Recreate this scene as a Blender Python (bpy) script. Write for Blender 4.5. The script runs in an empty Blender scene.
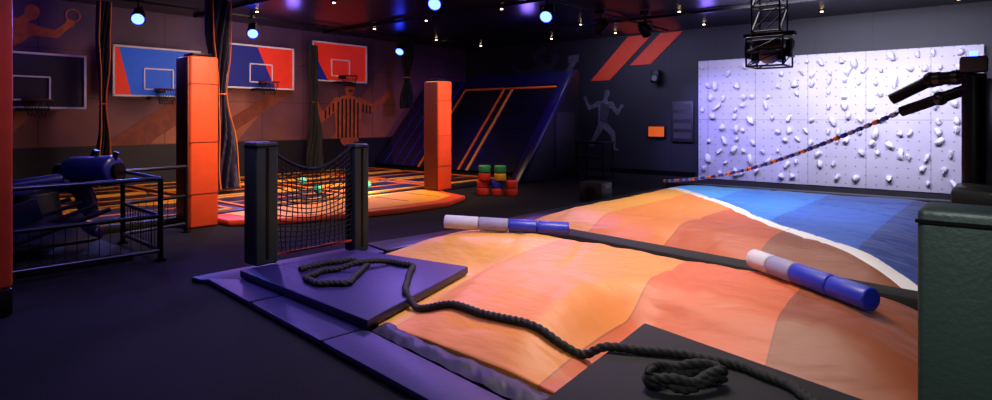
import bpy, bmesh, math, random
from mathutils import Vector, Matrix, noise, Euler
from mathutils.bvhtree import BVHTree
random.seed(7)
scene=bpy.context.scene
pi=math.pi
# ------------------------------------------------------------ helpers
def lin(h):
    h=h.lstrip('#'); r=[]
    for i in (0,2,4):
        c=int(h[i:i+2],16)/255
        r.append(c/12.92 if c<=0.04045 else ((c+0.055)/1.055)**2.4)
    return (*r,1)
class N:
    def __init__(s,name):
        s.m=bpy.data.materials.new(name); s.m.use_nodes=True
        s.t=s.m.node_tree; s.b=s.t.nodes['Principled BSDF']
    def n(s,t,**k):
        x=s.t.nodes.new(t)
        for a,b in k.items(): setattr(x,a,b)
        return x
    def l(s,a,b): s.t.links.new(a,b)
    def put(s,v,inp):
        if hasattr(v,'is_output') or hasattr(v,'links'): s.l(v,inp)
        else: inp.default_value=v
    def math(s,op,a,b=0.0,c=None):
        x=s.n('ShaderNodeMath',operation=op)
        s.put(a,x.inputs[0]); s.put(b,x.inputs[1])
        if c is not None: s.put(c,x.inputs[2])
        return x.outputs[0]
    def mix(s,f,a,b):
        x=s.n('ShaderNodeMix',data_type='RGBA')
        s.put(f,x.inputs[0]); s.put(a,x.inputs[6]); s.put(b,x.inputs[7])
        return x.outputs[2]
    def rng(s,v,a,b):
        x=s.n('ShaderNodeMapRange'); s.put(v,x.inputs[0]); x.inputs[1].default_value=a; x.inputs[2].default_value=b
        return x.outputs[0]
    def pos(s):
        g=s.n('ShaderNodeNewGeometry'); sp=s.n('ShaderNodeSeparateXYZ')
        s.l(g.outputs['Position'],sp.inputs[0])
        return g.outputs['Position'],sp.outputs[0],sp.outputs[1],sp.outputs[2]
    def noise(s,vec,scale,detail=3):
        x=s.n('ShaderNodeTexNoise'); x.inputs['Scale'].default_value=scale; x.inputs['Detail'].default_value=detail
        if vec is not None: s.l(vec,x.inputs['Vector'])
        return x.outputs[0]
    def bump(s,h,st=0.2,dist=0.02):
        x=s.n('ShaderNodeBump'); x.inputs['Strength'].default_value=st; x.inputs['Distance'].default_value=dist
        s.l(h,x.inputs['Height']); s.l(x.outputs[0],s.b.inputs['Normal'])
    def col(s,c): s.put(c,s.b.inputs['Base Color'])
    def seam(s,v,period,w):
        f=s.math('FRACT',s.math('DIVIDE',v,period))
        return s.math('LESS_THAN',f,w/period)
def simple(name,h,rough=0.5,metal=0.0,bump=0,bscale=60,coat=0,var=0.12,emit=0):
    k=N(name); p=k.pos()[0]
    c=lin(h); nz=k.noise(p,7,2)
    dark=(c[0]*(1-var*2),c[1]*(1-var*2),c[2]*(1-var*2),1)
    k.col(k.mix(nz,dark,c))
    k.b.inputs['Roughness'].default_value=rough; k.b.inputs['Metallic'].default_value=metal
    k.b.inputs['Coat Weight'].default_value=coat
    if bump: k.bump(k.noise(p,bscale,4),bump)
    if emit:
        k.b.inputs['Emission Color'].default_value=c; k.b.inputs['Emission Strength'].default_value=emit
    return k.m
class B:
    def __init__(s,name): s.name=name; s.bm=bmesh.new(); s.mats=[]
    def _in(s,t,m,M=None):
        if m not in s.mats: s.mats.append(m)
        i=s.mats.index(m)
        if M is not None: bmesh.ops.transform(t,matrix=M,verts=t.verts)
        bmesh.ops.recalc_face_normals(t,faces=t.faces)
        for f in t.faces: f.material_index=i; f.smooth=True
        me=bpy.data.meshes.new('t'); t.to_mesh(me); t.free(); s.bm.from_mesh(me); bpy.data.meshes.remove(me); return s
    def box(s,c,size,m,bevel=0.0,rot=(0,0,0),seg=2):
        t=bmesh.new(); bmesh.ops.create_cube(t,size=1)
        bmesh.ops.scale(t,vec=size,verts=t.verts)
        if bevel: bmesh.ops.bevel(t,geom=t.edges[:],offset=bevel,segments=seg,profile=0.5,affect='EDGES')
        return s._in(t,m,Matrix.Translation(c)@Euler(rot).to_matrix().to_4x4())
    def cyl(s,p1,p2,r,m,r2=None,seg=20,bevel=0.0):
        p1=Vector(p1);p2=Vector(p2);d=p2-p1
        t=bmesh.new(); bmesh.ops.create_cone(t,cap_ends=True,segments=seg,radius1=r,radius2=r if r2 is None else r2,depth=d.length)
        if bevel:
            ed=[e for e in t.edges if abs(abs(e.verts[0].co.z)-d.length/2)<1e-5 and abs(e.verts[0].co.z-e.verts[1].co.z)<1e-5]
            bmesh.ops.bevel(t,geom=ed,offset=bevel,segments=3,profile=0.5,affect='EDGES')
        return s._in(t,m,Matrix.Translation((p1+p2)/2)@d.to_track_quat('Z','Y').to_matrix().to_4x4())
    def ext(s,pts,vec,m,bevel=0.0):
        t=bmesh.new(); vs=[t.verts.new(p) for p in pts]; f=t.faces.new(vs)
        r=bmesh.ops.extrude_face_region(t,geom=[f])
        bmesh.ops.translate(t,vec=vec,verts=[v for v in r['geom'] if isinstance(v,bmesh.types.BMVert)])
        if bevel: bmesh.ops.bevel(t,geom=t.edges[:],offset=bevel,segments=2,profile=0.5,affect='EDGES')
        return s._in(t,m)
    def prism(s,pts,z0,z1,m,bevel=0.0): return s.ext([(x,y,z0) for x,y in pts],(0,0,z1-z0),m,bevel)
    def sph(s,c,r,m,scale=(1,1,1),sub=3,rough=0.0,rot=(0,0,0)):
        t=bmesh.new(); bmesh.ops.create_icosphere(t,subdivisions=sub,radius=r)
        if rough:
            o=Vector((random.random()*50,random.random()*50,0))
            for v in t.verts: v.co*=1+rough*noise.noise(v.co/r*1.1+o)
        M=Matrix.Translation(c)@Euler(rot).to_matrix().to_4x4()@Matrix.Diagonal((*scale,1))
        return s._in(t,m,M)
    def sweep(s,pts,R,m,seg=12,lobes=0,twist=0.0,sub=8,depth=0.22,closed=False,rfun=None):
        P=[Vector(p) for p in pts]; path=[]
        if len(P)>2 and sub>1:
            for i in range(len(P)-1):
                a=P[max(i-1,0)];b=P[i];c=P[i+1];d=P[min(i+2,len(P)-1)]
                for k in range(sub):
                    u=k/sub
                    path.append(0.5*((2*b)+(c-a)*u+(2*a-5*b+4*c-d)*u*u+(3*b-a-3*c+d)*u**3))
            path.append(P[-1])
        else: path=P
        t=bmesh.new(); rings=[]; L=0
        T0=(path[1]-path[0]).normalized()
        up=Vector((0,0,1)) if abs(T0.z)<0.9 else Vector((1,0,0))
        X=T0.cross(up).normalized()
        for i,p in enumerate(path):
            T=(path[min(i+1,len(path)-1)]-path[max(i-1,0)]).normalized()
            X=(X-T*X.dot(T)).normalized(); Y=T.cross(X)
            if i: L+=(p-path[i-1]).length
            ring=[]
            for k in range(seg):
                a=2*pi*k/seg; r=R*(rfun(i/(len(path)-1)) if rfun else 1)
                if lobes: r*=1-depth+depth*abs(math.cos(lobes/2*(a-twist*L)))
                ring.append(t.verts.new(p+X*math.cos(a)*r+Y*math.sin(a)*r))
            rings.append(ring)
        for i in range(len(rings)-1):
            for k in range(seg):
                t.faces.new((rings[i][k],rings[i][(k+1)%seg],rings[i+1][(k+1)%seg],rings[i+1][k]))
        t.faces.new(rings[0]); t.faces.new(rings[-1])
        return s._in(t,m)
    def torus(s,c,R,r,m,seg=28,rot=None):
        t=bmesh.new(); rings=[]
        for i in range(seg):
            a=2*pi*i/seg; rings.append([t.verts.new(((R+r*math.cos(b))*math.cos(a),(R+r*math.cos(b))*math.sin(a),r*math.sin(b))) for b in [2*pi*j/8 for j in range(8)]])
        for i in range(seg):
            for j in range(8):
                t.faces.new((rings[i][j],rings[(i+1)%seg][j],rings[(i+1)%seg][(j+1)%8],rings[i][(j+1)%8]))
        M=Matrix.Translation(c)
        if rot: M=M@Matrix.Rotation(rot[0],4,rot[1])
        return s._in(t,m,M)
    def grid(s,f,nx,ny,m):
        t=bmesh.new(); g=[[t.verts.new(f(i/nx,j/ny)) for i in range(nx+1)] for j in range(ny+1)]
        for j in range(ny):
            for i in range(nx): t.faces.new((g[j][i],g[j][i+1],g[j+1][i+1],g[j+1][i]))
        return s._in(t,m)
    def done(s,angle=35):
        vs=s.bm.verts
        mn=Vector([min(v.co[i] for v in vs) for i in range(3)]); mx=Vector([max(v.co[i] for v in vs) for i in range(3)])
        o=Vector(((mn.x+mx.x)/2,(mn.y+mx.y)/2,mn.z))
        bmesh.ops.translate(s.bm,vec=-o,verts=s.bm.verts)
        me=bpy.data.meshes.new(s.name); s.bm.to_mesh(me); s.bm.free()
        for m in s.mats: me.materials.append(m)
        me.set_sharp_from_angle(angle=math.radians(angle))
        ob=bpy.data.objects.new(s.name,me); ob.location=o; scene.collection.objects.link(ob)
        return ob

# ------------------------------------------------------------ materials
black=simple('black_steel','#121116',0.4,0.6)
blk_pad=simple('black_vinyl','#0f0f14',0.5,0,0.1,40,coat=0.05)
matte_blk=simple('black_rubber_mat','#110f14',0.8,0,0.3,180)
skirt_m=simple('wrinkled_black_tarp','#0b0a10',0.5,0,0.05,20)
slope_pad=simple('midnight_vinyl','#18143a',0.3,0,0.06,25,coat=0.2)
grn_pad=simple('dark_green_vinyl','#28352f',0.5,0,0.12,60)
org_pad=simple('orange_vinyl','#e64e20',0.5,0,0.08,30,coat=0.05)
org_dk=simple('rust_vinyl','#6e2a1a',0.5,0,0.06,30)
pur_pad=simple('indigo_vinyl','#19154c',0.5,0,0.08,25)
blue_pad=simple('blue_vinyl','#2232c0',0.45,0,0.08,30,coat=0.1)
navy=simple('navy_vinyl','#10143a',0.4,0,0.08,30)
mblue=simple('machine_blue','#1c2688',0.4,0,0.08,30,coat=.2)
white_foam=simple('white_foam','#cfcae0',0.6,0,0.05,30)
lav_foam=simple('lavender_foam','#9690bc',0.6)
red_foam=simple('red_foam','#c8281c',0.6)
yel_foam=simple('yellow_foam','#d8981c',0.6)
grn_foam=simple('green_foam','#23804a',0.6)
orange_line=simple('orange_webbing','#f07818',0.5)
yellow_line=simple('yellow_webbing','#f4a42c',0.5)
rope_m=simple('black_rope','#1b1917',0.75,0,0.4,220)
net_m=simple('net_cord','#08070c',0.8)
white_paint=simple('white_paint','#e6e2ea',0.5)
grey=simple('grey_plastic','#6a6874',0.5)
grey_rail=simple('gunmetal','#464656',.3,.8)
glass_dk=simple('smoked_board','#1c1d2a',0.4)
b_blue=simple('board_blue_glow','#0a58d0',0.6,emit=.25)  # board colours carry added emission to look lit; the boards are no lamps
b_navy=simple('board_navy_glow','#0a1c74',0.7,emit=.3)
b_red=simple('board_red_glow','#e83010',0.6,emit=.18)
mural_o=simple('mural_orange','#e0703e',0.7,var=0.35)
mural_o2=simple('mural_rust','#9a4c34',0.7,var=0.35)
mural_d=simple('mural_dark','#1c1018',0.7)
mural_g=simple('mural_grey','#746e84',0.7,var=0.45)
mural_g2=simple('mural_slate','#454052',0.7,var=0.4)
stripe_o=simple('stripe_orange','#f04a1a',0.6)
led_b=simple('lens_blue','#2838ff',0.4,emit=26,var=0)
led_w=simple('lens_warm','#ffd9a8',0.4,emit=9)
scr=simple('screen_orange','#f06a20',0.4,emit=0.4)
poster=simple('poster_grey','#242129',0.5)

k=N('carpet'); p,x,y,z=k.pos()
nz=k.noise(p,160,4); nb=k.noise(p,2.2,4)
k.col(k.mix(nz,lin('#08080b'),k.mix(nb,lin('#1a191f'),lin('#25232b')))); k.b.inputs['Roughness'].default_value=0.95
k.b.inputs['Specular IOR Level'].default_value=0.15
k.bump(nz,0.4); carpet=k.m

k=N('ceiling_panels'); p,x,y,z=k.pos()
s1=k.seam(x,1.2,0.03); s2=k.seam(y,1.2,0.03); ss_=k.math('MAXIMUM',s1,s2)
k.col(k.mix(ss_,lin('#100d20'),lin('#040406'))); k.b.inputs['Roughness'].default_value=0.3
k.bump(k.noise(p,3,2),0.05); ceil_m=k.m

k=N('mural_wall'); p,x,y,z=k.pos()
diag=k.math('ADD',y,k.math('MULTIPLY',z,-0.9))
f=k.math('FRACT',k.math('DIVIDE',diag,4.8))
band=k.math('LESS_THAN',f,0.42)
nz=k.noise(p,1.3,5)
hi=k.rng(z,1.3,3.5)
c1=k.mix(nz,lin('#6a3428'),lin('#c4764c'))
c2=k.mix(nz,lin('#402840'),lin('#985a50'))
c=k.mix(band,c2,c1)
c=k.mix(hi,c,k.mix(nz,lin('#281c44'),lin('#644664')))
low=k.math('LESS_THAN',z,1.0); c=k.mix(low,c,lin('#0e0c14'))
sm=k.math('MAXIMUM',k.seam(y,1.2,0.02),k.seam(z,1.0,0.015)); c=k.mix(k.math('MULTIPLY',sm,0.6),c,lin('#0a080c'))
k.col(c); k.b.inputs['Roughness'].default_value=0.6; mural_wall=k.m

k=N('dark_wall'); p,x,y,z=k.pos()
nz=k.noise(p,0.9,4); c=k.mix(nz,lin('#090a12'),lin('#1f1f2e'))
sm=k.math('MAXIMUM',k.seam(x,1.2,0.02),k.seam(z,1.3,0.015)); c=k.mix(sm,c,lin('#060508'))
k.col(c); k.b.inputs['Roughness'].default_value=0.6; dark_wall=k.m

k=N('climb_panel'); p,x,y,z=k.pos()
fx=k.math('SUBTRACT',k.math('FRACT',k.math('DIVIDE',x,0.2)),0.5); fz=k.math('SUBTRACT',k.math('FRACT',k.math('DIVIDE',z,0.2)),0.5)
dd=k.math('ADD',k.math('MULTIPLY',fx,fx),k.math('MULTIPLY',fz,fz)); dot=k.math('LESS_THAN',dd,0.008)
sm=k.math('MAXIMUM',k.seam(k.math('ADD',x,0.1),1.2,0.012),k.seam(z,1.55,0.012))
c=k.mix(k.noise(p,1.2,3),lin('#b0abc4'),lin('#c8c4d4')); c=k.mix(k.math('MULTIPLY',k.math('MAXIMUM',dot,sm),0.6),c,lin('#4a4660'))
k.col(c); k.b.inputs['Roughness'].default_value=0.6; k.bump(k.noise(p,60,3),0.15); climb_m=k.m

def bag_mat(name,second):
    k=N(name); p,x,y,z=k.pos()
    def steps(coord,cols,edges):
        c=lin(cols[0])
        for e,cc in zip(edges,cols[1:]): c=k.mix(k.math('GREATER_THAN',coord,e),c,lin(cc))
        return c
    if not second:
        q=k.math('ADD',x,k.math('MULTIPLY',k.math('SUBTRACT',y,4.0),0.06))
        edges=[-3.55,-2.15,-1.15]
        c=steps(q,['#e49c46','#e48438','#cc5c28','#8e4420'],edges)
    else:
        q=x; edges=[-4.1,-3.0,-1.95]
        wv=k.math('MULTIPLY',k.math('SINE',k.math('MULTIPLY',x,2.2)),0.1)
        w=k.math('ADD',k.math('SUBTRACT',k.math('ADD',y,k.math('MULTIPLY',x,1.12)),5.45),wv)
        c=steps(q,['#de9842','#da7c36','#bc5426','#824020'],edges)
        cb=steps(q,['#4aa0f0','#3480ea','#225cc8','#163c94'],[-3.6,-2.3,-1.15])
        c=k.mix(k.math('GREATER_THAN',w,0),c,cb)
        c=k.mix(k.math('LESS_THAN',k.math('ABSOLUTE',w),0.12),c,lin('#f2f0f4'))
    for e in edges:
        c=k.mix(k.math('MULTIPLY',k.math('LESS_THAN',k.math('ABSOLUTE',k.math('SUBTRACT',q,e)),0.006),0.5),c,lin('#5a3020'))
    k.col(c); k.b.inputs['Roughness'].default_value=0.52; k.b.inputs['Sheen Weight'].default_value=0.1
    st=k.n('ShaderNodeMapping'); k.l(p,st.inputs[0]); st.inputs['Scale'].default_value=(.9,2.6,1); st.inputs['Rotation'].default_value=(0,0,.5)
    k.bump(k.noise(st.outputs[0],1.8,3),0.5,0.06)
    return k.m
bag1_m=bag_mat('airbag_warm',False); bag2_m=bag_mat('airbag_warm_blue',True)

k=N('tramp_bed'); p,x,y,z=k.pos()
k.col(lin('#100f17')); k.b.inputs['Roughness'].default_value=0.32
k.bump(k.math('SINE',k.math('MULTIPLY',z,90)),0.15); bed_m=k.m

# ------------------------------------------------------------ room
XL,XR,YB,YF,H=-14.9,3.2,16.2,-3.0,4.0
B('floor').box(((XL+XR)/2,(YB+YF)/2,-0.05),(XR-XL+.4,YB-YF+.4,0.1),carpet).done()
B('ceiling').box(((XL+XR)/2,(YB+YF)/2,H+.05),(XR-XL+.4,YB-YF+.4,0.1),ceil_m).done()
B('wall_left').box((XL-.1,(YB+YF)/2,H/2),(.2,YB-YF+.4,H),mural_wall).done()
B('wall_back').box(((XL+XR)/2,YB+.1,H/2),(XR-XL,.2,H),dark_wall).done()
B('wall_right').box((XR+.1,(YB+YF)/2,H/2),(.2,YB-YF+.4,H),dark_wall).done()
B('wall_front').box(((XL+XR)/2,YF-.1,H/2),(XR-XL,.2,H),dark_wall).done()
B('baseboard_back').box((-7.8,YB-.015,.07),(2.6,.03,.14),black).done()

b=B('ceiling_lighting_track')
for yy in (3.0,6.5,10.0,13.4): b.box((-6,yy,3.955),(17,.05,.07),black)
for xx in (-13.4,-7.0): b.box((xx,7,3.93),(.05,17,.04),black)
b.done()
b=B('ceiling_downlights')
for xx in (-13,-10.6,-8.2,-5.8,-3.4,-1):
    for yy in (4.4,7.4,10.6,13.2,15.3):
        jx=xx+random.uniform(-.4,.4); jy=yy+random.uniform(-.3,.3)
        b.cyl((jx,jy,3.97),(jx,jy,4.0),.06,black); b.cyl((jx,jy,3.955),(jx,jy,3.972),.03,led_w)
b.done()

# ------------------------------------------------------------ climbing wall
b=B('climbing_wall')
b.box((-3.38,16.1,1.56),(5.95,.18,3.1),climb_m,.01)
hold=simple('climbing_hold_resin','#e6e2f0',0.55,0,0.15,30)
for i in range(17):
    for j in range(11):
        if random.random()<.17: continue
        hx=-6.15+i*.35+random.uniform(-.12,.12)+(.17 if j%2 else 0); hz_=.24+j*.27+random.uniform(-.07,.07)
        if hx>-.52 or hx<-6.25: continue
        r=random.uniform(.05,.085)
        b.sph((hx,15.98,hz_),r,hold,(random.uniform(.6,1.0),1.1,random.uniform(.8,1.7)),2,.6,(0,random.uniform(-.8,.8),0))
b.done(60)

# ------------------------------------------------------------ wall graphics
def flat_back(b,pts,m,y=16.185,th=.012): b.ext([(x,y,z) for x,z in pts],(0,-th,0),m)
def flat_left(b,pts,m,x=-14.895,th=.012): b.ext([(x,y,z) for y,z in pts],(th,0,0),m)
_o=[0]
def limb(fn,b,p,q,r1,r2,m,base):
    _o[0]+=1; off=base+(_o[0]%17)*.0007*(1 if base<0 else -1)
    d=math.atan2(q[1]-p[1],q[0]-p[0]); pts=[]
    for i in range(9): a=d+pi/2+pi*i/8; pts.append((p[0]+r1*math.cos(a),p[1]+r1*math.sin(a)))
    for i in range(9): a=d-pi/2+pi*i/8; pts.append((q[0]+r2*math.cos(a),q[1]+r2*math.sin(a)))
    fn(b,pts,m,off,.003)
def figure(fn,b,J,m,base,s=1.0):
    L=lambda a,c,r1,r2: limb(fn,b,J[a],J[c],r1*s,r2*s,m,base)
    L('hip','chest',.19,.25); L('chest','neck',.2,.09); L('neck','head',.07,.08); limb(fn,b,J['head'],(J['head'][0]+.01,J['head'][1]+.06*s),.11*s,.12*s,m,base)
    for sd in 'lr':
        L('chest','sh'+sd,.16,.12); L('sh'+sd,'el'+sd,.1,.075); L('el'+sd,'ha'+sd,.075,.05); limb(fn,b,J['ha'+sd],J['ha'+sd],.08*s,.08*s,m,base)
        L('hip','kn'+sd,.17,.11); L('kn'+sd,'an'+sd,.11,.06); limb(fn,b,J['an'+sd],(J['an'+sd][0]+.14*s,J['an'+sd][1]-.05*s),.06*s,.04*s,m,base)
b=B('orange_wall_stripes')
flat_back(b,[(-9.75,2.72),(-9.1,2.72),(-7.75,3.96),(-8.5,3.96)],stripe_o)
flat_back(b,[(-8.45,3.12),(-7.8,3.12),(-6.85,3.97),(-7.5,3.97)],stripe_o)
b.done()
b=B('athlete_mural')
figure(flat_back,b,dict(hip=(-9.35,1.45),chest=(-9.3,1.95),neck=(-9.25,2.15),head=(-9.2,2.3),shl=(-9.5,2.02),ell=(-9.8,1.9),hal=(-9.95,2.2),shr=(-9.05,2.0),elr=(-8.85,1.75),har=(-8.7,1.95),knl=(-9.55,1.1),anl=(-9.75,.8),knr=(-9.0,1.15),anr=(-8.95,.7)),mural_g,16.185,.75)
flat_back(b,[(-9.45,1.5),(-9.2,1.45),(-9.1,2.0),(-9.4,2.05)],mural_g2,16.168,.003)
b.done()
b=B('fist_mural')
J=dict(hip=(-12.2,2.9),chest=(-11.5,3.1),neck=(-11.2,3.25),head=(-11.05,3.42),shl=(-11.6,3.35),ell=(-11.9,3.6),hal=(-11.5,3.8),shr=(-11.1,3.0),elr=(-10.6,2.95),har=(-10.35,3.3),knl=(-12.5,3.1),anl=(-12.8,3.4),knr=(-12.4,2.7),anr=(-12.8,2.8))
figure(flat_back,b,J,mural_g2,16.185,1.1)
limb(flat_back,b,(-10.6,2.95),(-10.38,3.3),.1,.09,mural_g,16.172)
for i in range(4): limb(flat_back,b,(-10.52+i*.1,3.36),(-10.5+i*.1,3.5),.055,.05,mural_g,16.17)
b.done()
B('information_screen').box((-7.6,16.15,1.22),(.52,.06,.34),black,.01).box((-7.6,16.112,1.22),(.46,.02,.28),scr).done()
paper=simple('notice_paper','#36333d',.6)
b=B('notice_board'); b.box((-6.85,16.15,1.5),(.62,.05,1.1),poster,.01)
for q in range(4): b.box((-6.85,16.12,1.12+q*.26),(.5,.01,.16),paper)
b.done()
b=B('wall_speaker'); b.box((-7.55,16.0,2.75),(.24,.22,.36),black,.03); b.cyl((-7.55,15.88,2.7),(-7.55,15.9,2.7),.08,grey); b.box((-7.55,16.13,2.75),(.06,.12,.06),black); b.done()

b=B('orange_diagonal_graphic')
flat_left(b,[(4.7,1.0),(5.6,1.0),(7.9,2.5),(6.9,2.5)],mural_o2)
flat_left(b,[(6.6,1.0),(7.2,1.0),(9.4,2.35),(8.8,2.35)],mural_o2)
b.done()
b=B('referee_mural')
cy=11.1
J=dict(hip=(cy,1.05),chest=(cy,1.85),neck=(cy+.02,2.2),head=(cy+.05,2.42),shl=(cy-.38,2.02),ell=(cy-.9,1.6),hal=(cy-1.15,2.15),shr=(cy+.38,2.04),elr=(cy+.95,1.9),har=(cy+1.5,2.3),knl=(cy-.1,1.05),anl=(cy-.12,1.02),knr=(cy+.1,1.05),anr=(cy+.12,1.02))
figure(flat_left,b,J,mural_o,-14.895,1.5)
flat_left(b,[(cy-.42,1.02),(cy+.42,1.02),(cy+.5,2.05),(cy+.2,2.25),(cy-.2,2.25),(cy-.5,2.05)],mural_o,-14.878,.004)
for q in range(6):
    a=cy-.39+q*.14
    flat_left(b,[(a,1.03),(a+.055,1.03),(a+.065,2.06+.1*(q in(1,2,3,4))),(a+.01,2.06+.1*(q in(1,2,3,4)))],mural_d,-14.872,.003)
for sg in (-1,1):
    for q in range(3):
        a=cy+sg*(.53+q*.13)-.02; zz=1.9-q*(.1 if sg<0 else .03); flat_left(b,[(a,zz-.12),(a+.05,zz-.12),(a+.05,zz+.13),(a,zz+.13)],mural_d,-14.872,.003)
limb(flat_left,b,(cy-.1,2.6),(cy+.2,2.6),.07,.06,mural_d,-14.87)
limb(flat_left,b,(cy+.02,2.4),(cy+.14,2.4),.02,.02,mural_d,-14.87)
b.done()
b=B('basketball_player_mural')
J=dict(hip=(2.7,2.9),chest=(3.2,3.3),neck=(3.35,3.5),head=(3.5,3.66),shl=(2.95,3.5),ell=(2.75,3.7),hal=(3.0,3.8),shr=(3.5,3.35),elr=(3.9,3.3),har=(4.15,3.55),knl=(2.3,2.8),anl=(2.1,3.1),knr=(2.6,2.4),anr=(2.3,2.2))
figure(flat_left,b,J,mural_o,-14.895,1.05)
for i in range(20):
    a=2*pi*i/20; a2=2*pi*(i+1)/20; R=.14
    flat_left(b,[(4.2+R*math.cos(a),3.72+R*math.sin(a)),(4.2+R*math.cos(a2),3.72+R*math.sin(a2)),(4.2+R*.8*math.cos(a2),3.72+R*.8*math.sin(a2)),(4.2+R*.8*math.cos(a),3.72+R*.8*math.sin(a))],mural_o,-14.88,.003)
b.done()

# ------------------------------------------------------------ basketball hoops
def hoop(cy,zb,colsel):
    b=B('basketball_hoop'); X=-14.5; w=1.8; h=1.05
    y0,y1=cy-w/2,cy+w/2; z0,z1=zb,zb+h
    b.box((X-.03,cy,zb+h/2),(.04,w,h),glass_dk)
    def q(pts,m,off=0): b.ext([(X-.01+off,a,c) for a,c in pts],(.008,0,0),m)
    if colsel==1:
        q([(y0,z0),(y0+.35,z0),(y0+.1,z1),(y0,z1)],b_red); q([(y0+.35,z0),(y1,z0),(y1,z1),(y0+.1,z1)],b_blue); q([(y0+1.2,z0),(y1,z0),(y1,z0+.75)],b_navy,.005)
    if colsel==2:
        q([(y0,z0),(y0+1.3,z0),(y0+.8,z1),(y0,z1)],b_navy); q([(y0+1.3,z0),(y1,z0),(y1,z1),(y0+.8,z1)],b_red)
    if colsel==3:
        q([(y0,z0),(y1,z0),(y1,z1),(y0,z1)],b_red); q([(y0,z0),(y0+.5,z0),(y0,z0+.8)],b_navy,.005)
    fr=X+.015
    for a,c,s1,s2 in ((cy,z0,w,.04),(cy,z1,w,.04),(y0,zb+h/2,.04,h),(y1,zb+h/2,.04,h)):
        b.box((fr,a,c),(.03,s1+.04 if s1==w else s1,s2),white_paint)
    for a,c,s1,s2 in ((cy,z0+.15,.6,.03),(cy,z0+.6,.6,.03),(cy-.3,z0+.375,.03,.45),(cy+.3,z0+.375,.03,.45)):
        b.box((fr,a,c),(.02,s1,s2),white_paint)
    rz=z0+.12
    b.box((X+.08,cy,rz),(.16,.16,.1),black,.01); b.torus((X+.4,cy,rz+.02),.23,.014,org_dk)
    for i in range(12):
        a=2*pi*i/12
        for sgn in (1,-1):
            a2=a+sgn*.5
            b.cyl((X+.4+.23*math.cos(a),cy+.23*math.sin(a),rz),(X+.4+.13*math.cos(a2),cy+.13*math.sin(a2),rz-.3),.004,net_m,seg=5)
    b.box((X-.18,cy-.4,zb+.5),(.32,.06,.5),black); b.box((X-.18,cy+.4,zb+.5),(.32,.06,.5),black)
    b.box((X+.1,cy,z0-.04),(.25,.5,.06),black)
    b.done()
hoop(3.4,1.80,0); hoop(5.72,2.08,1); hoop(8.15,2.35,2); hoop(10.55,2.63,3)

# ------------------------------------------------------------ trampoline court
b=B('trampoline_court')
b.box((-12.18,7.25,.06),(5.24,8.9,.12),blk_pad,.02)
for cy in (3.95,6.15,8.4,10.6):
    for cx in (-10.4,-12.15,-13.88):
        b.box((cx,cy,.125),(1.45,1.9,.02),bed_m)
        for dx,dy,sx,sy in ((0,-.95,1.5,.08),(0,.95,1.5,.08),(-.72,0,.08,1.9),(.72,0,.08,1.9)):
            b.box((cx+dx,cy+dy,.135),(sx,sy,.025),orange_line if dx==0 else yellow_line)
        b.box((cx,cy,.137),(.05,1.85,.012),orange_line)
b.done()
b=B('orange_landing_pad')
b.prism([(-9.5,4.45),(-8.84,4.45),(-8.3,5.2),(-8.02,6.0),(-7.8,7.0),(-7.75,8.0),(-8.1,8.8),(-8.85,9.0),(-9.5,9.5)],0,.1,org_pad,.03)
b.prism([(-9.45,4.7),(-8.7,4.8),(-8.25,5.6),(-8.0,7.0),(-7.98,7.9),(-8.3,8.6),(-9.0,8.85),(-9.45,8.9)],.098,.108,yellow_line)
for yy in (5.5,6.5,7.5,8.3): b.box((-8.85,yy,.109),(1.1,.02,.006),org_dk)
b.done()
b=B('inclined_trampoline_wall')
def sl(X,t,off=0):
    n=Vector((0,-2.72,2.4)).normalized()
    return Vector((X,12.0+2.4*t,.12+2.72*t))+n*off
def strip(x0,x1,t0,t1,off,m,th=.03):
    n=Vector((0,-2.72,2.4)).normalized()
    b.ext([sl(x0,t0,off),sl(x1,t0,off),sl(x1,t1,off),sl(x0,t1,off)],n*th,m)
b.ext([(-14.85,12,0.0),(-14.85,14.6,0.0),(-14.85,14.6,2.6),(-14.85,14.2,2.6)],(5.5,0,0),blk_pad)
strip(-12.85,-9.5,.03,.82,0.0,bed_m,.05)
strip(-14.8,-12.95,.03,.95,0.0,slope_pad,.05)
for xx in (-14.4,-14.0,-13.6,-13.2): strip(xx,xx+.04,.03,.95,.052,mblue,.02)
strip(-12.9,-12.85,.02,.84,.05,orange_line); strip(-11.35,-11.29,.02,.84,.05,orange_line); strip(-11.05,-10.98,.02,.84,.05,yellow_line)
strip(-12.9,-9.5,.835,.85,.05,orange_line)
for tt in (.2,.36,.52,.68): strip(-12.85,-9.5,tt,tt+.006,.05,slope_pad,.006)
strip(-12.95,-9.4,.87,1.0,0,slope_pad,.08)
b.ext([(-9.38,11.8,0),(-9.38,14.7,0),(-9.38,14.7,2.9),(-9.38,14.4,2.9)],(.16,0,0),blk_pad,.02)
b.ext([(-9.45,11.8,.02),(-9.45,12.0,.02),(-9.45,14.5,2.92),(-9.45,14.3,2.92)],(.3,0,0),slope_pad,.02)
b.box((-9.2,13.95,1.0),(.03,.9,1.5),poster)
b.done()

def column(x,y,z0,z1,w,d,m1,m2,name='padded_column'):
    b=B(name)
    b.box((x,y,(z0+z1)/2),(w,d,z1-z0),m1,.035,seg=3)
    b.box((x,y-d/2-.012,(z0+z1)/2),(w*.92,.03,z1-z0-.04),m2,.01)
    for zz in (z0+.5,(z0+z1)/2,z1-.4): b.box((x+.003,y,zz),(w+.01,d+.02,.006),m2)
    b.box((x,y,z1+.02),(w*.7,d*.7,.06),black,.01)
    b.done()
column(-9.25,4.2,0,2.5,.42,.42,org_pad,org_dk)
column(-9.18,9.13,.11,2.36,.42,.4,org_pad,org_dk)
b=B('padded_column'); b.box((-6.42,1.13,2.1),(.42,.42,3.75),org_pad,.03); b.box((-6.42,1.1,.12),(.5,.46,.22),black,.02); b.done()

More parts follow.
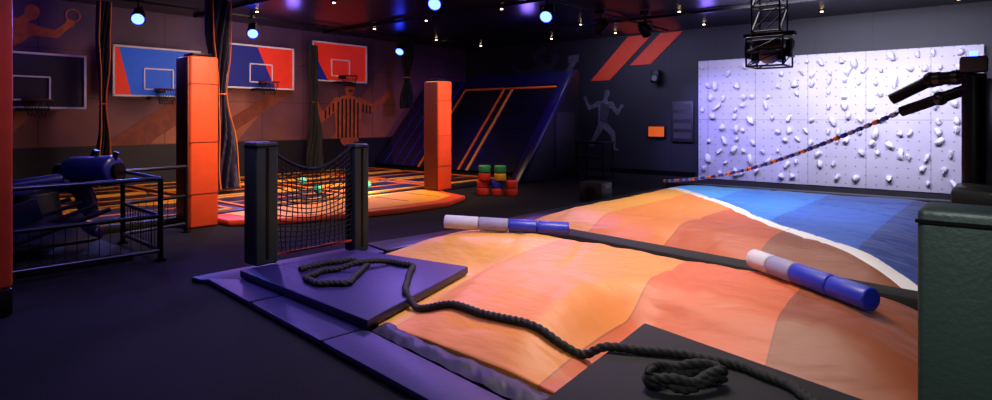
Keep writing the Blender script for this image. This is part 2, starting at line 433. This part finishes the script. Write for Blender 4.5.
def curtain(x,y,z0,z1,r,ropes=True,tie=.55,col=None,lean=0,flare=.1):
    b=B('gathered_safety_net')
    f=lambda u: 1.0-.62*math.exp(-((u-tie)/.2)**2)+flare*u
    pts=[(x+.012*math.sin(i*1.3)+lean*i/10,y+.012*math.cos(i*1.7)+lean*i/10,z1+(z0-z1)*i/10) for i in range(11)]
    b.sweep(pts,r,col or net_m,seg=48,lobes=9,twist=.8,sub=5,depth=.5,rfun=f)
    if ropes:
        for s in (-1,1):
            b.sweep([(px+.02+r*.8*f(i/10),py+s*r*.75*f(i/10),pz) for i,(px,py,pz) in enumerate(pts)],.013,orange_line,seg=8,sub=5)
    b.torus((x+lean*tie,y+lean*tie,z1+(z0-z1)*tie),r*.45,.015,orange_line)
    b.done()
curtain_m=simple('net_indigo','#14103a',.6)
curtain(-14.1,4.5,.2,3.95,.13)
curtain(-12.2,5.9,.2,3.95,.24,True,.5,curtain_m,.12)
curtain(-14.05,9.35,.2,3.5,.12,False,.45,None,.05,1.0)
curtain(-14.0,12.6,1.9,3.95,.2,False)

b=B('foam_block_stack')
bh=.155
def fb(dx,dy,z,m): b.cyl((-8.15+dx,9.75+dy,z),(-8.15+dx,9.75+dy,z+bh),.125,m,seg=24,bevel=.02)
for i,m in enumerate((red_foam,red_foam,red_foam)): fb(-.25+i*.25,-.1+i*.17,0,m)
for i,m in enumerate((red_foam,blue_pad,red_foam)): fb(-.25+i*.25,-.1+i*.17,bh,m)
for i,m in enumerate((red_foam,yel_foam)): fb(-.2+i*.27,-.1+i*.18,bh*2,m)
fb(-.2,-.1,bh*3,grn_foam); fb(.07,.08,bh*3,grn_foam)
b.done()
teal=simple('teal_ball','#3fc0a0',.5)
for (x,y) in ((-10.2,6.9),(-10.1,8.0),(-11.8,7.6)):
    b=B('play_ball'); b.sph((x,y,.235),.085,teal); b.torus((x,y,.235),.085,.004,white_paint); b.done()

b=B('high_table')
b.box((-8.5,14.3,.95),(.9,.6,.05),black,.01)
for dx in (-.4,.4):
    for dy in (-.25,.25): b.cyl((-8.5+dx,14.3+dy,0),(-8.5+dx,14.3+dy,.93),.02,black)
b.box((-8.5,14.3,.25),(.84,.03,.03),black); b.box((-8.5,14.3,.55),(.8,.5,.03),black)
b.done()
b=B('floor_speaker'); b.box((-6.1,10.3,.19),(.5,.4,.38),blk_pad,.03); b.cyl((-6.1,10.09,.19),(-6.1,10.11,.19),.12,black); b.box((-5.85,10.3,.3),(.02,.14,.03),grey); b.done()

# ------------------------------------------------------------ left railing area
b=B('pipe_railing'); pts=[(-7.35,.6),(-7.3,2.9),(-8.7,3.0),(-8.85,3.85)]; h=.92
for i in range(len(pts)-1):
    a=Vector((*pts[i],0)); c=Vector((*pts[i+1],0)); L=(c-a).length
    for hh in (h,h*.55,.12): b.cyl(a+Vector((0,0,hh)),c+Vector((0,0,hh)),.024,grey_rail if hh!=h*.55 else black,seg=12)
    n=max(2,int(L/.9)+1) if i else 2
    for j in range(n):
        q=a.lerp(c,j/(n-1)); b.cyl(q,q+Vector((0,0,h)),.028,black,seg=12); b.cyl(q,q+Vector((0,0,.02)),.06,black,seg=16)
    for j in range(int(L/.1)):
        q=a.lerp(c,j*.1/L); b.cyl(q+Vector((0,0,.12)),q+Vector((0,0,h*.55)),.004,black,seg=5)
b.done()
b=B('sweeper_ride')
b.prism([(-10.3,.9),(-7.6,.9),(-7.6,2.75),(-10.3,2.75)],0,.1,matte_blk,.03)
b.cyl((-8.9,2.1,.1),(-8.9,2.1,.72),.35,blk_pad,r2=.25,bevel=.02)
b.cyl((-9.0,2.5,.93),(-8.45,2.84,.95),.19,mblue,bevel=.06); b.cyl((-9.12,2.42,.93),(-9.0,2.5,.93),.1,black)
b.cyl((-8.47,2.83,.95),(-8.41,2.87,.95),.1,black,seg=24); b.cyl((-8.8,2.66,1.0),(-8.75,2.72,1.2),.04,black); b.cyl((-8.5,2.81,1.0),(-8.46,2.85,1.18),.03,black)
b.sweep([(-8.9,2.1,.7),(-8.9,2.4,.8),(-8.85,2.6,.7),(-8.8,2.66,.35)],.11,navy,seg=16)
b.cyl((-8.9,2.1,.72),(-8.2,1.0,.86),.07,mblue,bevel=.03)
b.cyl((-9.0,1.1,.72),(-8.85,2.4,.86),.07,mblue,bevel=.03)
b.cyl((-9.3,1.4,.4),(-7.9,2.5,.3),.08,navy,bevel=.03)
b.box((-8.0,1.7,.36),(.5,1.5,.06),navy,.03,rot=(0,.55,.1))
b.box((-8.1,1.4,.45),(.06,1.2,.25),navy,.02,rot=(.3,.2,0))
for q in range(5): b.cyl((-9.7+q*.45,1.1,.1),(-9.4+q*.45,2.5,.6),.025,grey_rail,seg=10)
b.done()

# ------------------------------------------------------------ airbag pit
mat1=[(-5.7,2.98),(-3.57,2.83),(-4.1,4.5),(-5.6,4.28)]
mat2=[(-1.85,2.6),(-.34,2.3),(-.4,3.62),(-2.0,4.05)]
def pdist(p,poly):
    inside=True; best=1e9
    for i in range(len(poly)):
        a=Vector(poly[i]); c=Vector(poly[(i+1)%len(poly)]); e=c-a; w=p-a
        if e.x*w.y-e.y*w.x<0: inside=False
        t=max(0,min(1,w.dot(e)/e.dot(e))); best=min(best,(w-e*t).length)
    return -best if inside else best
def ss(a,b,x):
    t=max(0,min(1,(x-a)/(b-a))); return t*t*(3-2*t)
def airbag(name,quad,top,edge,fall,mats_avoid,mat,seed,nx=160,ny=120,zmin=.05):
    bm=bmesh.new(); g=[]
    q=[Vector(v) for v in quad]
    Lx=(q[1]-q[0]).length; Ly=(q[3]-q[0]).length
    for j in range(ny+1):
        row=[]
        for i in range(nx+1):
            s,t=i/nx,j/ny
            p=(q[0]*(1-s)+q[1]*s)*(1-t)+(q[3]*(1-s)+q[2]*s)*t
            ff=1
            for de,fl in ((s*Lx,fall[0]),((1-s)*Lx,fall[1]),(t*Ly,fall[2]),((1-t)*Ly,fall[3])):
                ff*=1-(1-min(1,de/fl))**2.2
            de=min(s*Lx,(1-s)*Lx,t*Ly,(1-t)*Ly)
            P3=Vector((p.x,p.y,seed))
            h=edge+(top-edge)*ff
            h+=.022*noise.noise(P3*0.7)*ff
            ang=(s*Lx if min(t,1-t)*Ly<min(s,1-s)*Lx else t*Ly)*9
            h+=.009*math.sin(ang+3*noise.noise(P3*2))*min(1,de/.15)*(1-ss(.1,.9,de))
            r=abs(noise.noise(Vector((p.x*1.0+p.y*.8,p.y*.5-p.x*.3,seed+3)))); h+=-.014*(1-ss(0,.12,r))*ff
            r=abs(noise.noise(Vector((p.x*2.6-p.y*1.2,p.y*1.1,seed+7)))); h+=-.007*(1-ss(0,.18,r))*ff
            for mp in mats_avoid:
                k_=ss(-.02,.55,pdist(p,mp)); h=zmin+(h-zmin)*k_
            row.append(bm.verts.new((p.x,p.y,max(zmin,h))))
        g.append(row)
    for j in range(ny):
        for i in range(nx):
            f=bm.faces.new((g[j][i],g[j][i+1],g[j+1][i+1],g[j+1][i])); f.smooth=True
    ring=[g[0][i] for i in range(nx+1)]+[g[j][nx] for j in range(1,ny+1)]+[g[ny][i] for i in range(nx-1,-1,-1)]+[g[j][0] for j in range(ny-1,0,-1)]
    low=[bm.verts.new((v.co.x,v.co.y,0.002)) for v in ring]
    for i in range(len(ring)):
        n=(i+1)%len(ring); bm.faces.new((ring[i],low[i],low[n],ring[n]))
    tree=BVHTree.FromBMesh(bm)
    me=bpy.data.meshes.new(name); bm.to_mesh(me); bm.free(); me.materials.append(mat)
    ob=bpy.data.objects.new(name,me); scene.collection.objects.link(ob)
    return ob,tree
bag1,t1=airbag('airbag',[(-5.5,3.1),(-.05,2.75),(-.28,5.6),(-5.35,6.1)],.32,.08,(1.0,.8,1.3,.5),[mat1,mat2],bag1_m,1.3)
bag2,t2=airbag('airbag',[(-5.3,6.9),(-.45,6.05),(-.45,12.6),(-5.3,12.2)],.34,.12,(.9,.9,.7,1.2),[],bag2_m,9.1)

b=B('landing_mat'); b.prism(mat1,.064,.14,pur_pad,.02); b.done()
b=B('landing_mat'); b.prism(mat2,.064,.15,matte_blk,.02); b.done()
b=B('pit_border_pad')
b.prism([(-5.95,2.78),(-2.45,2.36),(-.3,2.0),(-.3,2.28),(-1.99,2.62),(-3.6,2.86),(-5.6,3.02)],0,.06,pur_pad,.02)
for u in (.3,.65):
    x=-5.95+3.5*u; y=2.78-.42*u; b.box((x+.03,y+.17,.058),(.02,.36,.012),black,rot=(0,0,-.1))
b.done()
b=B('pit_border_pad'); b.prism([(-6.15,2.72),(-5.97,2.74),(-5.62,3.05),(-5.6,4.7),(-6.1,4.8)],0,.05,pur_pad,.02); b.done()
b=B('pit_border_pad'); b.prism([(-6.1,4.82),(-5.6,4.72),(-5.5,6.35),(-5.9,6.4)],0,.06,blk_pad,.02); b.done()
b=B('pit_edge_skirt')
def skirt(u,v):
    x=-3.56+u*1.72; y=2.86-u*.24+v*.2
    return (x,y,.055+.025*math.sin(pi*v)+.014*noise.noise(Vector((u*12,v*2,2)))+.004*noise.noise(Vector((u*40+v*6,v*3,5))))
b.grid(skirt,160,14,skirt_m)
b.done(80)
b=B('padded_pit_divider')
b.ext([(-5.35,6.36,0),(-.3,5.66,0),(-.3,5.93,0),(-5.35,6.72,0)],(0,0,.22),matte_blk,.04)
b.done()
B('pit_side_pad').prism([(-5.75,6.9),(-5.35,6.85),(-5.35,12.25),(-5.75,12.3)],0,.12,blk_pad,.03).done()
B('pit_side_pad').prism([(-5.75,12.65),(-.45,12.75),(-.45,13.1),(-5.75,12.95)],0,.2,blk_pad,.03).done()
B('pit_side_pad').prism([(.55,2.2),(.85,2.2),(.85,12.6),(.55,12.6)],0,.3,blk_pad,.03).done()

def hz(x,y):
    best=0.0
    for t in (t1,t2):
        h=t.ray_cast(Vector((x,y,3)),Vector((0,0,-1)))[0]
        if h: best=max(best,h.z)
    if pdist(Vector((x,y)),mat1)<0: best=max(best,.14)
    if pdist(Vector((x,y)),mat2)<0: best=max(best,.15)
    return best
def log(p,q,r,parts,name='foam_log'):
    p=Vector(p);q=Vector(q)
    zs=[hz(*(p.lerp(q,i/12))) for i in range(13)]
    za=hz(*p);zb=hz(*q)
    lift=max(zs[i]-(za+(zb-za)*i/12) for i in range(13))
    a=Vector((p.x,p.y,za+lift+r-.004)); c=Vector((q.x,q.y,zb+lift+r-.004))
    b=B(name)
    for u0,u1,m in parts: b.cyl(a.lerp(c,u0+.003),a.lerp(c,u1-.003),r,m,seg=32,bevel=.015)
    b.cyl(a.lerp(c,-.005),a.lerp(c,1.005),r*.35,m,seg=16); b.done()
log((-4.93,5.0),(-3.76,5.78),.075,[(0,.28,white_foam),(.28,.52,lav_foam),(.52,.75,blue_pad),(.75,1,blue_pad)])
log((-1.68,5.43),(-.7,4.72),.08,[(0,.2,white_foam),(.2,.42,lav_foam),(.42,.72,blue_pad),(.72,1,blue_pad)])

path=[(-5.17,3.30),(-5.2,3.6),(-5.1,3.85),(-4.85,3.85),(-4.65,3.6),(-4.42,3.3),(-4.6,3.12),(-4.85,3.15),(-4.95,3.4),(-4.85,3.7),(-4.75,4.05),(-4.45,4.08),(-4.2,3.8),(-3.85,3.45),(-3.45,3.3),(-2.87,3.28),(-2.5,3.27),(-2.2,3.28),(-1.93,3.38),(-1.53,3.57),(-1.20,3.62),(-.9,3.52),(-.72,3.35),(-.5,3.0)]
pp=[]
for i in range(len(path)-1):
    for u in (0,.5):
        x=path[i][0]*(1-u)+path[i+1][0]*u; y=path[i][1]*(1-u)+path[i+1][1]*u
        pp.append((x,y,hz(x,y)+.028+(.03 if i in(9,) else 0)))
b=B('battle_rope'); b.sweep(pp,.029,rope_m,seg=18,lobes=3,twist=42,sub=22,depth=.3)
c=[]
for i in range(30):
    a=i*.55; r1=.2-.03*(i/30)*math.sin(i); r2=.08+.02*math.sin(i*1.7)
    ax=Vector((.66,.75)); bx=Vector((-.75,.66))
    q=Vector((-1.34,3.2))+ax*r1*math.cos(a)+bx*r2*math.sin(a)
    c.append((q.x,q.y,.18+.022*(i/9)+.015*math.sin(i*2.1)))
b.sweep(c,.028,rope_m,seg=18,lobes=3,twist=42,sub=16,depth=.3); b.done(60)

def netpost(x,y,z0,z1,w=.24):
    b=B('padded_net_post'); b.box((x,y,(z0+z1)/2),(w,w,z1-z0),grn_pad,.02,seg=3)
    b.box((x+w/2+.002,y,(z0+z1)/2),(.01,.03,z1-z0-.1),black); b.box((x,y,z1-.04),(w+.01,w+.01,.012),black); b.done()
netpost(-5.78,3.25,.145,1.36); netpost(-5.87,4.5,.06,1.3,.2)
netpost(-.11,2.51,.0,1.31,.24)
b=B('divider_net')
y0,y1=3.38,4.39
def topz(t): return 1.27-.22*math.sin(pi*t)
X=-5.83; ny_,nz_=17,18
for i in range(ny_+1):
    t=i/ny_; y=y0+(y1-y0)*t
    b.sweep([(X+.03*math.sin(pi*t)*math.sin(j/3),y+.012*math.sin(j*1.3+i),.2+(topz(t)-.2)*j/6) for j in range(7)],.006,net_m,seg=5,sub=2)
for j in range(nz_+1):
    v=j/nz_
    b.sweep([(X+.03*math.sin(pi*i/8),y0+(y1-y0)*i/8,.2+(topz(i/8)-.2)*v) for i in range(9)],.006,net_m,seg=5,sub=2)
b.sweep([(X,y0+(y1-y0)*i/8,topz(i/8)) for i in range(9)],.018,net_m,seg=8)
b.sweep([(X,y0+(y1-y0)*i/8,.19) for i in range(9)],.016,red_foam,seg=8)
b.done()

b=B('rope_swing_machine')
b.cyl((-.25,7.0,0.0),(-.25,7.0,2.0),.09,black,bevel=.02)
b.box((-.1,6.6,.92),(.55,.7,.2),blk_pad,.03); b.box((-.1,6.6,.42),(.3,.3,.84),black,.02)
b.box((-.25,7.0,2.08),(.2,.2,.14),grey,.02); b.cyl((-.25,7,2.15),(-.25,7,2.2),.03,led_b)
b.cyl((-.25,7.0,1.98),(-.6,7.1,1.96),.06,black,bevel=.01); b.cyl((-.55,7.1,1.97),(-.9,7.15,1.78),.055,black,bevel=.01)
b.sph((-.57,7.1,1.96),.075,black); b.cyl((-.3,7.0,1.86),(-.82,7.15,1.66),.05,black,bevel=.01); b.sph((-.5,7.06,1.78),.065,grey_rail)
for u in (.3,.7): b.cyl((-.25-.35*u,7+.1*u,1.98-.02*u),(-.25-.35*u-.05,7+.1*u+.015,1.977-.02*u),.068,grey_rail)
b.box((-.12,7.0,1.4),(.1,.06,1.1),grey_rail,.01)
A=Vector((-.82,7.15,1.66)); Z=Vector((-4.98,10.9,.42)); pts=[]
for i in range(21):
    u=i/20; q=A.lerp(Z,u); q.z-=.18*math.sin(pi*u); pts.append(q)
b.sweep(pts,.013,grey_rail,seg=8,sub=3)
cm=[lav_foam,blue_pad,orange_line,lav_foam,blue_pad]
for i in range(48):
    u=(i+.5)/48; k0=u*20; a=int(k0); q=pts[a].lerp(pts[min(a+1,20)],k0-a); k1=min(19.999,k0+.22); a1=int(k1); q2=pts[a1].lerp(pts[a1+1],k1-a1)
    b.cyl(q,q2,.025,cm[i%5],seg=10)
b.done()

b=B('ceiling_rig_cage')
cx,cy=-2.38,8.35
def cage(w,z0,z1,r=.015,n=3,wy=None):
    wy=wy or w
    for sx in (-1,1):
        for sy in (-1,1): b.cyl((cx+sx*w/2,cy+sy*wy/2,z0),(cx+sx*w/2,cy+sy*wy/2,z1),r,black,seg=8)
    for i in range(n+1):
        zz=z0+(z1-z0)*i/n
        for sy in (-1,1):
            b.cyl((cx-w/2,cy+sy*wy/2,zz),(cx+w/2,cy+sy*wy/2,zz),r,black,seg=8); b.cyl((cx+sy*w/2,cy-wy/2,zz),(cx+sy*w/2,cy+wy/2,zz),r,black,seg=8)
        if i<n:
            z2=z0+(z1-z0)*(i+1)/n
            for sy in (-1,1): b.cyl((cx-w/2,cy+sy*wy/2,zz),(cx+w/2,cy+sy*wy/2,z2),r*.7,black,seg=6); b.cyl((cx+sy*w/2,cy-wy/2,zz),(cx+sy*w/2,cy+wy/2,z2),r*.7,black,seg=6)
cage(.34,2.7,3.98,.012,4); cage(.44,2.26,2.62,.012,2)
b.box((cx,cy,2.54),(.34,.34,.12),grey_rail,.02); b.sph((cx,cy,2.4),.13,grey,(1,1,.8)); b.box((cx,cy,2.67),(.62,.1,.05),black)
for s in (-1,1): b.cyl((cx+s*.16,cy,2.48),(cx+s*.16,cy-.05,2.32),.05,grey_rail); b.box((cx+s*.25,cy,2.48),(.05,.25,.22),black,.01)
b.done()

def spot(x,y,z,tx,ty,tz,col,power,size=1.0):
    b=B('stage_spotlight'); p=Vector((x,y,z)); d=(Vector((tx,ty,tz))-p).normalized()
    b.cyl((x,y,3.9),(x,y,z+.16),.02,black,seg=8); b.box((x,y,z+.17),(.3,.04,.03),black); b.box((x,y,3.93),(.2,.12,.1),black,.01)
    for s in (-1,1): b.box((x+s*.15,y,z+.08),(.015,.04,.2),black)
    b.cyl(p-d*.18,p+d*.12,.1,black,r2=.135,bevel=.01); b.cyl(p+d*.12,p+d*.13,.11,led_b,seg=20); b.done()
    l=bpy.data.lights.new('spot_beam','SPOT'); l.energy=power; l.color=col; l.spot_size=size; l.spot_blend=.6; l.shadow_soft_size=.22
    o=bpy.data.objects.new('spot_beam',l); o.location=p+d*.36; o.rotation_euler=d.to_track_quat('-Z','Y').to_euler(); scene.collection.objects.link(o)
PUR=(.35,.2,1); BLU=(.12,.2,1); MAG=(.6,.22,1)
spot(-13.2,4.83,3.6,-8.5,2.6,.3,BLU,380)
spot(-13.4,7.33,3.6,-9,5,0,PUR,400)
spot(-13.6,12.0,3.6,-12,8.5,0,BLU,250)
spot(-8.0,7.9,3.72,-5.5,3.5,0,PUR,480,.8)
spot(-6.84,9.74,3.6,-4.8,5,0,MAG,320)
spot(-6.92,11.88,3.6,-11.5,13.5,1.2,PUR,480)
spot(-6.2,12.6,3.55,-5.8,16,1.0,(.28,.25,1),620)  # added spotlight, tints the climbing wall's lower left blue
def area(x,y,z,sx,sy,col,pw,tgt=None,name='ceiling_wash',spread=None):
    l=bpy.data.lights.new(name,'AREA'); l.shape='RECTANGLE'; l.size=sx; l.size_y=sy; l.energy=pw; l.color=col
    if spread: l.spread=spread
    o=bpy.data.objects.new(name,l); o.location=(x,y,z)
    if tgt: o.rotation_euler=(Vector(tgt)-Vector((x,y,z))).to_track_quat('-Z','Y').to_euler()
    scene.collection.objects.link(o)
W=(1,.87,.78)
area(-2.8,4.8,3.85,1.6,1,W,92,None,'ceiling_wash',2.0)
area(-3,9,3.85,2.2,1.6,(1,.9,.88),125,None,'ceiling_wash',2.1)
area(-2.4,12.6,3.85,4.4,.3,(.8,.78,1),190,(-2.4,16.2,1.2),'ceiling_wash',1.9)
area(-12.0,7.6,3.85,.4,9,(1,.66,.5),270,(-14.8,7.6,1.8))
area(-10.6,7.4,3.85,2,5,(1,.62,.38),115,None,'ceiling_wash',2.0)
area(-7.2,4.6,3.85,.8,.8,(1,.7,.5),50,(-9.3,4.2,.9),'ceiling_wash',1.2)
area(-7.2,9.0,3.85,.8,.8,(1,.65,.45),42,(-9.1,9.1,.9),'ceiling_wash',1.2)
area(-5.2,2.6,3.85,1,1,(.4,.3,1),50,None,'ceiling_wash',2.0)
area(-8,13.6,3.85,3,.6,(.6,.58,1),40,(-8,16.2,2.2),'ceiling_wash',2.2)
area(-.2,.4,3.3,.7,.7,(.85,.95,.95),20,(-.15,2.5,.7),'ceiling_wash',1.5)  # added fill to brighten the near right post, no fixture there
for (x,y,e) in ((-12.8,3.2,22),(-12.8,8,16),(-9,12,20),(-7,6,14),(-5.5,14.4,12)):  # added point lights for purple glow on ceiling and upper walls, no fixtures
    l=bpy.data.lights.new('purple_glow_fill','POINT'); l.energy=e; l.color=(.24,.14,1); l.shadow_soft_size=.15
    o=bpy.data.objects.new('purple_glow_fill',l); o.location=(x,y,3.5); scene.collection.objects.link(o)

w=bpy.data.worlds.new('W'); scene.world=w; w.use_nodes=True; w.node_tree.nodes['Background'].inputs[0].default_value=(.02,.015,.05,1)
cam=bpy.data.cameras.new('Camera'); cam.sensor_width=36; cam.lens=36*617/992; cam.shift_y=-82/992; cam.clip_start=.05
co=bpy.data.objects.new('Camera',cam); scene.collection.objects.link(co); co.location=(0,0,1.6)
co.rotation_euler=(pi/2,0,math.atan2(.64,.768)); scene.camera=co
scene.view_settings.view_transform='Standard'; scene.view_settings.look='None'
